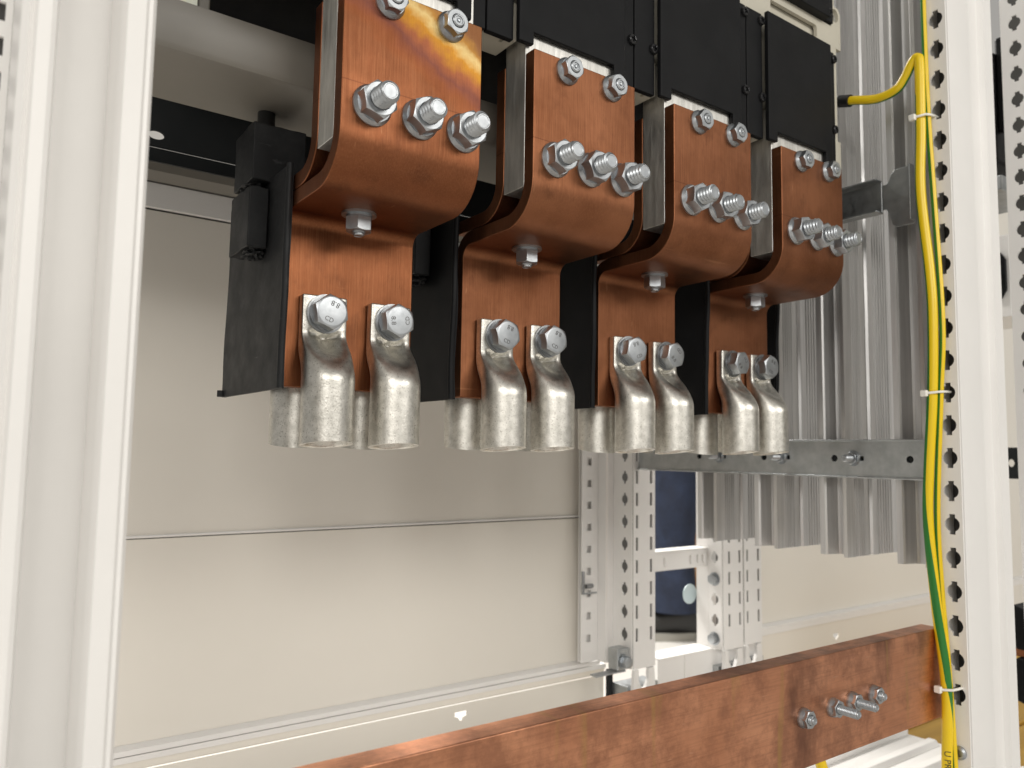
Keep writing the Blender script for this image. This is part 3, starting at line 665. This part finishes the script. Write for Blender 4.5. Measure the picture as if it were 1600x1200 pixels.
hl += [[(y-0.007, -0.003), (y+0.004, -0.003), (y+0.004, 0.001), (y-0.007, 0.001)] for y in (0.521, 0.4470, 0.3745)]
obj('web', perforated(rect(0.3020, 0.6370, -0.0162, 0.0136), hl, lambda u, v: (0.6375, u, v), 0.0016, 'web'), 'galv', ch)
obj('flange', box(0.6330, 0.6376, 0.3020, 0.6370, 0.0137, 0.0152), 'galv', ch, bevel=0.0004)
obj('flange', box(0.6330, 0.6376, 0.3020, 0.6370, -0.0178, -0.0163), 'galv', ch, bevel=0.0004)
obj('dark_gap', box(0.6384, 0.6390, 0.303, 0.636, -0.0130, 0.0100), 'black_metal', ch)  # black sheet stands in for the shade behind the web openings
CB = flange_nut(0.010, 0.006, 0.0068, 0.0032); CT = thread(0.0062, 0.002, 0.0165, 0.001)
for y in (0.5231, 0.4499, 0.3773):
    n = obj('nut', CB, 'zinc', ch, (0.6372, y, -0.001), (0, -PI/2, 0)); obj('bolt_end', CT, 'zinc', n)
bk = thing('fixing_bracket', 'shiny steel bracket arm between the rightmost connector and the front upright', 'bracket')
obj('arm', extrude([(0.6230, 0.2330), (0.6230, 0.2344), (0.6300, 0.2344), (0.6302, 0.2060), (0.6230, 0.2060), (0.6230, 0.2075), (0.6286, 0.2075), (0.6286, 0.2330)][::1], 'y', 0.345, 0.50, 'arm') if False else loft([[(x, y, z) for x, z in ((0.6200, 0.2336), (0.6200, 0.2350), (0.6310, 0.2350), (0.6312, 0.2060), (0.6200, 0.2060), (0.6200, 0.2075), (0.6296, 0.2075), (0.6296, 0.2336))] for y in (0.342, 0.50)], name='arm', smooth=0), 'galv', bk, bevel=0.0005)
ep = [(0.345, 0.2310), (0.3385, 0.2305), (0.3360, 0.2330), (0.3335, 0.2385), (0.3300, 0.2415), (0.3160, 0.2415), (0.3150, 0.2405), (0.3150, 0.1935), (0.3160, 0.1920), (0.3300, 0.1920), (0.3335, 0.1950), (0.3360, 0.2040), (0.3385, 0.2090), (0.345, 0.2095)]
obj('end_plate', extrude([(0, 0)], 'x', 0, 1, 'x') if False else loft([[(0.6298, y, z) for y, z in ep], [(0.6312, y, z) for y, z in ep]], name='end_plate', smooth=0), 'galv', bk, bevel=0.0004)
obj('end_flange', box(0.6215, 0.6297, 0.3140, 0.3156, 0.1935, 0.2405), 'galv', bk, bevel=0.0004)

# ------------------------------------------------------------------ earth cables and ties
ec = thing('earth_cable', 'thick yellow and green earth cable tied along the front upright', 'cable')
main = spline([(0.612, 0.366, 0.3085), (0.612, 0.3562, 0.3060), (0.612, 0.3346, 0.2995), (0.612, 0.3182, 0.3010), (0.612, 0.3105, 0.3085), (0.6115, 0.3040, 0.3185), (0.6115, 0.2998, 0.3205), (0.6115, 0.2985, 0.3120), (0.6115, 0.2990, 0.26), (0.6115, 0.3005, 0.21), (0.6115, 0.2955, 0.145), (0.6115, 0.2945, 0.1067), (0.6115, 0.2965, 0.05), (0.6115, 0.3010, -0.01), (0.6115, 0.3025, -0.05), (0.6115, 0.2985, -0.11), (0.6115, 0.2930, -0.17), (0.6115, 0.2945, -0.23), (0.6115, 0.2960, -0.30)], 10)
obj('sheath', tube(main, 0.0038, 24, True, tw=lambda z: 0.42-0.12*(z > 0.292)+0.07*max(0, min(1, (0.18-z)/0.16))+0.33*max(0, min(1, (-0.02-z)/0.15))+0.24*max(0, min(1, (-0.165-z)/0.035))), 'earth', ec)
obj('sleeve', tube([(0.612, 0.3580, 0.3064), (0.612, 0.3680, 0.3095)], 0.0052, 18), 'sleeve', ec)
tx = text_mesh('U PRYS', 0.0062, 0.00012)
tdir = Vector((-0.88, -0.47, 0)).normalized()
mt = Matrix((Vector((0, 0, -1)), Vector((0, 0, -1)).cross(tdir)*-1, tdir)).transposed()
lt = obj('lettering', tx, 'print', ec)
ux = Vector((0, 0, -1)); uz = tdir; uy = uz.cross(ux)
lm = Matrix.Identity(4)
for i in range(3): lm[i][0] = ux[i]; lm[i][1] = uy[i]; lm[i][2] = uz[i]
lm.translation = Vector((0.6115, 0.2942, -0.2235))+tdir*0.0038
lt.matrix_local = lm
thin = spline([(0.6150, 0.2950, 0.45), (0.6150, 0.2958, 0.3687), (0.6150, 0.2950, 0.283), (0.6150, 0.2925, 0.2085), (0.6150, 0.2890, 0.1065), (0.6150, 0.2920, 0.05), (0.6150, 0.2972, -0.04), (0.6150, 0.2960, -0.10), (0.6150, 0.2928, -0.1587), (0.6150, 0.2905, -0.226), (0.6150, 0.290, -0.30)], 10)
tag(obj('earth_wire', tube(thin, 0.0022, 16, True, tw=lambda z: 0.30), 'earth_thin'), 'thin yellow and green earth wire beside the thick cable', 'wire')
for k, (y, z, lab) in enumerate(((0.2990, 0.2700, 'uppermost white cable tie on the earth cable'), (0.2965, 0.0500, 'middle white cable tie on the earth cable, above the channel'), (0.2930, -0.1700, 'lowest white cable tie on the earth cable, beside the copper bar'))):
    t = thing('cable_tie', lab, 'cable tie', (0, 0, 0), 'white cable ties on the earth cable')
    obj('head', box(0.6030, 0.6068, y+0.0005, y+0.0055, z-0.0028, z+0.0022), 'nylon', t, bevel=0.0008)
    obj('strap', tube([(0.6050, y+0.002, z), (0.6062, y-0.0005, z), (0.6085, y-0.0056, z+0.0006), (0.6135, y-0.0072, z+0.0010), (0.6190, y-0.0078, z+0.0012), (0.6230, y-0.0080, z+0.0012)], 0.0010, 8), 'nylon', t)
    obj('strap', tube([(0.6055, y+0.004, z), (0.6090, y+0.0062, z), (0.6150, y+0.0055, z), (0.6200, y+0.001, z)], 0.0010, 8), 'nylon', t)

# ------------------------------------------------------------------ bottom copper bar
bb = thing('copper_bar', 'long horizontal copper bar with four studs across the bottom', 'copper bar')
obj('bar', box(-0.02, 0.6195, 0.3000, 0.3150, -0.1935, -0.1278), 'copper_bar', bb, bevel=0.0009)
SN = flange_nut(0.0100, 0.0058, 0.0062, 0.003)
for x, z, ln in ((0.4430, -0.1625, 0.0085), (0.4745, -0.1615, 0.0190), (0.4970, -0.1613, 0.0180), (0.5235, -0.1612, 0.0090)):
    n = obj('nut', SN, 'zinc', bb, (x, 0.3000, z), (PI/2, random.uniform(0, 1), 0))
    obj('stud', thread(0.0060, 0.002, ln, 0.001), 'zinc', n)
# lower earth tail, base tray, timber
tl = spline([(0.52, 0.345, -0.20), (0.525, 0.340, -0.225), (0.533, 0.335, -0.25), (0.54, 0.33, -0.30)], 8)
tag(obj('earth_tail', tube(tl, 0.0040, 14, True), 'earth'), 'short yellow and green cable tail hanging under the copper bar', 'cable')
tr = thing('base_tray', 'white ribbed base tray under the right end of the copper bar', 'tray')
obj('tray_floor', box(0.50, 0.877, 0.32, 0.463, -0.3050, -0.3030), 'white', tr)
for k in range(4):
    y = 0.335+0.030*k
    obj('rib', extrude([(y, -0.3030), (y+0.004, -0.2975), (y+0.012, -0.2975), (y+0.016, -0.3030)], 'x', 0.52, 0.870, 'rib', 20), 'white', tr, bevel=0.001)
obj('tray_edge', extrude([(0.4632, -0.3050), (0.4632, -0.2960), (0.4655, -0.2950), (0.4655, -0.3050)], 'x', 0.50, 0.877, 'edge', 20), 'white', tr)
tb = thing('timber_pallet', 'yellowish timber boards on the ground beyond the base tray', 'pallet')
for k in range(5):
    obj('plank', box(0.95, 1.75, 0.40+0.075*k, 0.468+0.075*k, -0.372, -0.350), 'yellow_wood', tb, bevel=0.002)
for x in (0.98, 1.33, 1.66): obj('bearer', box(x, x+0.07, 0.405, 0.765, FL, -0.3725), 'yellow_wood', tb, bevel=0.002)

# ------------------------------------------------------------------ things in the neighbouring bay at the right edge
nb = thing('black_switch', 'black switch unit glimpsed between the two right hand uprights', 'switch')
obj('body', box(0.838, 0.90, 0.335, 0.42, 0.300, 0.415), 'black_plastic', nb, bevel=0.003)
obj('lever', box(0.842, 0.850, 0.322, 0.336, 0.330, 0.430), 'black_plastic', nb, bevel=0.003)
obj('tray', box(0.835, 0.92, 0.33, 0.43, 0.268, 0.284), 'galv', nb, bevel=0.002)
nb = thing('rotary_handle', 'black faced rotary handle plate on a white box at right', 'handle')
obj('box_body', box(0.985, 1.08, 0.385, 0.44, 0.165, 0.262), 'white', nb, bevel=0.001)
obj('plate', extrude([(0.388, 0.196), (0.394, 0.186), (0.402, 0.186), (0.408, 0.196), (0.408, 0.232), (0.402, 0.242), (0.394, 0.242), (0.388, 0.232)], 'x', 0.9800, 0.9848, 'plate', 0), 'black_plastic', nb, bevel=0.001)
obj('knob', tube([(0.968, 0.398, 0.217), (0.980, 0.398, 0.217)], 0.003, 12), 'zinc', nb)
sqh = [(0.3965+0.0035*math.cos(2*PI*k/16), -0.004+0.0045*math.sin(2*PI*k/16)) for k in range(16)]
tag(obj('black_tab', perforated(rect(0.385, 0.410, -0.022, 0.014), [sqh], lambda u, v: (0.998, u, v), 0.002, 'tab'), 'black_metal'), 'square black tab with a round hole right of the front upright', 'tab')
nb = thing('black_clamp_tool', 'black plastic clamp housing at the lower right edge', 'clamp')
obj('upper_jaw', extrude([(0.325, -0.145), (0.342, -0.140), (0.346, -0.150), (0.346, -0.172), (0.340, -0.182), (0.325, -0.182)], 'x', 0.846, 0.90, 'jaw', 0), 'black_plastic', nb, bevel=0.002)
obj('lower_jaw', extrude([(0.325, -0.192), (0.340, -0.190), (0.344, -0.200), (0.344, -0.230), (0.325, -0.236)], 'x', 0.848, 0.90, 'jaw', 0), 'black_plastic', nb, bevel=0.002)
obj('copper_stub', box(0.852, 0.895, 0.328, 0.3445, -0.1895, -0.1825), 'copper', nb, bevel=0.0005)

# ------------------------------------------------------------------ crate and person far behind
cr = thing('plywood_crate', 'orange brown plywood crate standing behind the person', 'crate', (2.78, 2.62, FL))
for k in range(9):
    obj('board', box(-0.30, 0.28, -0.02, 0.0, 0.02+k*0.095, 0.11+k*0.095), 'wood', cr, bevel=0.003)
for x in (-0.30, 0.22): obj('batten', box(x, x+0.06, -0.042, -0.021, 0.0, 0.88), 'wood', cr, bevel=0.003)
obj('side_board', box(-0.322, -0.301, -0.02, 0.5, 0.0, 0.88), 'wood', cr, bevel=0.003)
pe = thing('person', 'person in navy work trousers and dark shoes standing behind the cabinet', 'person', (2.261, 2.112, FL), None, (0, 0, -2.19))
def skin(verts, edges, mt, name, sub=2):
    me = bpy.data.meshes.new(name); me.from_pydata([v[:3] for v in verts], edges, [])
    o = obj(name, me, mt, pe)
    sk = o.modifiers.new('skin', 'SKIN'); sk.use_smooth_shade = True
    for i, v in enumerate(verts):
        r = v[3]; me.skin_vertices[0].data[i].radius = r if isinstance(r, tuple) else (r, r)
    me.skin_vertices[0].data[0].use_root = True
    ss = o.modifiers.new('sub', 'SUBSURF'); ss.levels = sub; ss.render_levels = sub
    return o
bv = [(0, 0, 0.95, (0.16, 0.12)), (0, 0, 1.12, (0.15, 0.11)), (0, 0, 1.30, (0.17, 0.12)), (0, 0.0, 1.45, (0.10, 0.09)), (0, 0.0, 1.53, 0.058), (0, -0.01, 1.62, (0.075, 0.09)), (0, -0.01, 1.74, (0.07, 0.085)),
      (-0.09, 0, 0.86, 0.105), (-0.10, -0.01, 0.50, 0.082), (-0.10, 0.01, 0.30, 0.078), (-0.10, 0.0, 0.14, 0.06),
      (0.09, 0, 0.86, 0.105), (0.105, -0.01, 0.50, 0.082), (0.105, 0.01, 0.30, 0.080), (0.105, 0.0, 0.14, 0.06),
      (-0.19, 0, 1.42, 0.065), (-0.24, 0.02, 1.13, 0.050), (-0.22, -0.12, 0.92, 0.040), (0.19, 0, 1.42, 0.065), (0.24, 0.02, 1.13, 0.050), (0.22, -0.12, 0.92, 0.040)]
be = [(0, 1), (1, 2), (2, 3), (3, 4), (4, 5), (5, 6), (0, 7), (7, 8), (8, 9), (9, 10), (0, 11), (11, 12), (12, 13), (13, 14), (3, 15), (15, 16), (16, 17), (3, 18), (18, 19), (19, 20)]
body = skin(bv, be, 'navy', 'body')
for s in (-1, 1):
    hx = 0.22*s
    hv = [(hx, -0.13, 0.91, (0.034, 0.02)), (hx, -0.15, 0.86, (0.036, 0.018))]; he = [(0, 1)]
    for q in range(4):
        hv += [(hx+(-0.027+0.018*q), -0.16, 0.82, 0.0085), (hx+(-0.027+0.018*q), -0.155, 0.785+0.006*abs(q-1), 0.007)]
        he += [(1, 2+2*q), (2+2*q, 3+2*q)]
    hv += [(hx-0.04*s, -0.155, 0.87, 0.010), (hx-0.05*s, -0.165, 0.835, 0.009)]; he += [(0, 10), (10, 11)]
    skin(hv, he, 'skin', 'hand', 1)
hd = bmesh.new(); bmesh.ops.create_uvsphere(hd, u_segments=24, v_segments=16, radius=1)
for v in hd.verts:
    z = v.co.z; v.co = Vector((v.co.x*0.079*(1-0.18*max(0, -z)), v.co.y*0.098, z*0.118))
    if v.co.y < -0.085 and abs(v.co.x) < 0.02 and -0.03 < v.co.z < 0.02: v.co.y -= 0.018
obj('head', finish(hd, 'head', 60), 'skin', pe, (0, -0.015, 1.665))
hh = bmesh.new(); bmesh.ops.create_uvsphere(hh, u_segments=24, v_segments=16, radius=1)
for v in list(hh.verts): v.co = Vector((v.co.x*0.086, v.co.y*0.104+0.008, max(v.co.z, -0.2-0.3*(v.co.y < 0.2)+0.45*(v.co.y < -0.45))*0.125))
obj('hair', finish(hh, 'hair', 60), 'hair', pe, (0, -0.008, 1.675))
for x in (-0.10, 0.105):
    rings = []
    for k in range(25):
        z = 0.105+0.55*k/24; r = 0.094-0.020*math.sin(PI*min(1, k/16))+0.012*(k > 16)*(k-16)/8
        rings.append([(x+(r+0.011*noise.noise(Vector((math.cos(a)*1.3+x*9, math.sin(a)*1.3, z*13))))*math.cos(a), 0.005+(r+0.011*noise.noise(Vector((math.cos(a)*1.3+x*9, math.sin(a)*1.3, z*13+0.4))))*math.sin(a), z) for a in [2*PI*q/32 for q in range(32)]])
    obj('trouser_leg', loft(rings, name='trouser_leg', smooth=70), 'navy', pe)
    rings = []
    for y, w, h0, h1 in ((-0.205, 0.020, 0.02, 0.045), (-0.19, 0.040, 0.015, 0.065), (-0.13, 0.050, 0.015, 0.085), (-0.05, 0.046, 0.015, 0.115), (0.02, 0.042, 0.015, 0.135), (0.07, 0.040, 0.015, 0.13), (0.09, 0.028, 0.018, 0.11)):
        rings.append([(x+w*math.cos(2*PI*k/16), y, (h0+h1)/2+(h1-h0)/2*math.sin(2*PI*k/16)) for k in range(16)])
    sh = obj('shoe', loft(rings, name='shoe', smooth=60), 'shoe', pe)
    so = [(x+0.052*math.cos(2*PI*k/24)*(1-0.1*math.sin(2*PI*k/24)), -0.06+0.152*math.sin(2*PI*k/24)) for k in range(24)]
    obj('sole', extrude(so, 'z', 0.0, 0.028, 'sole'), 'sole', sh)
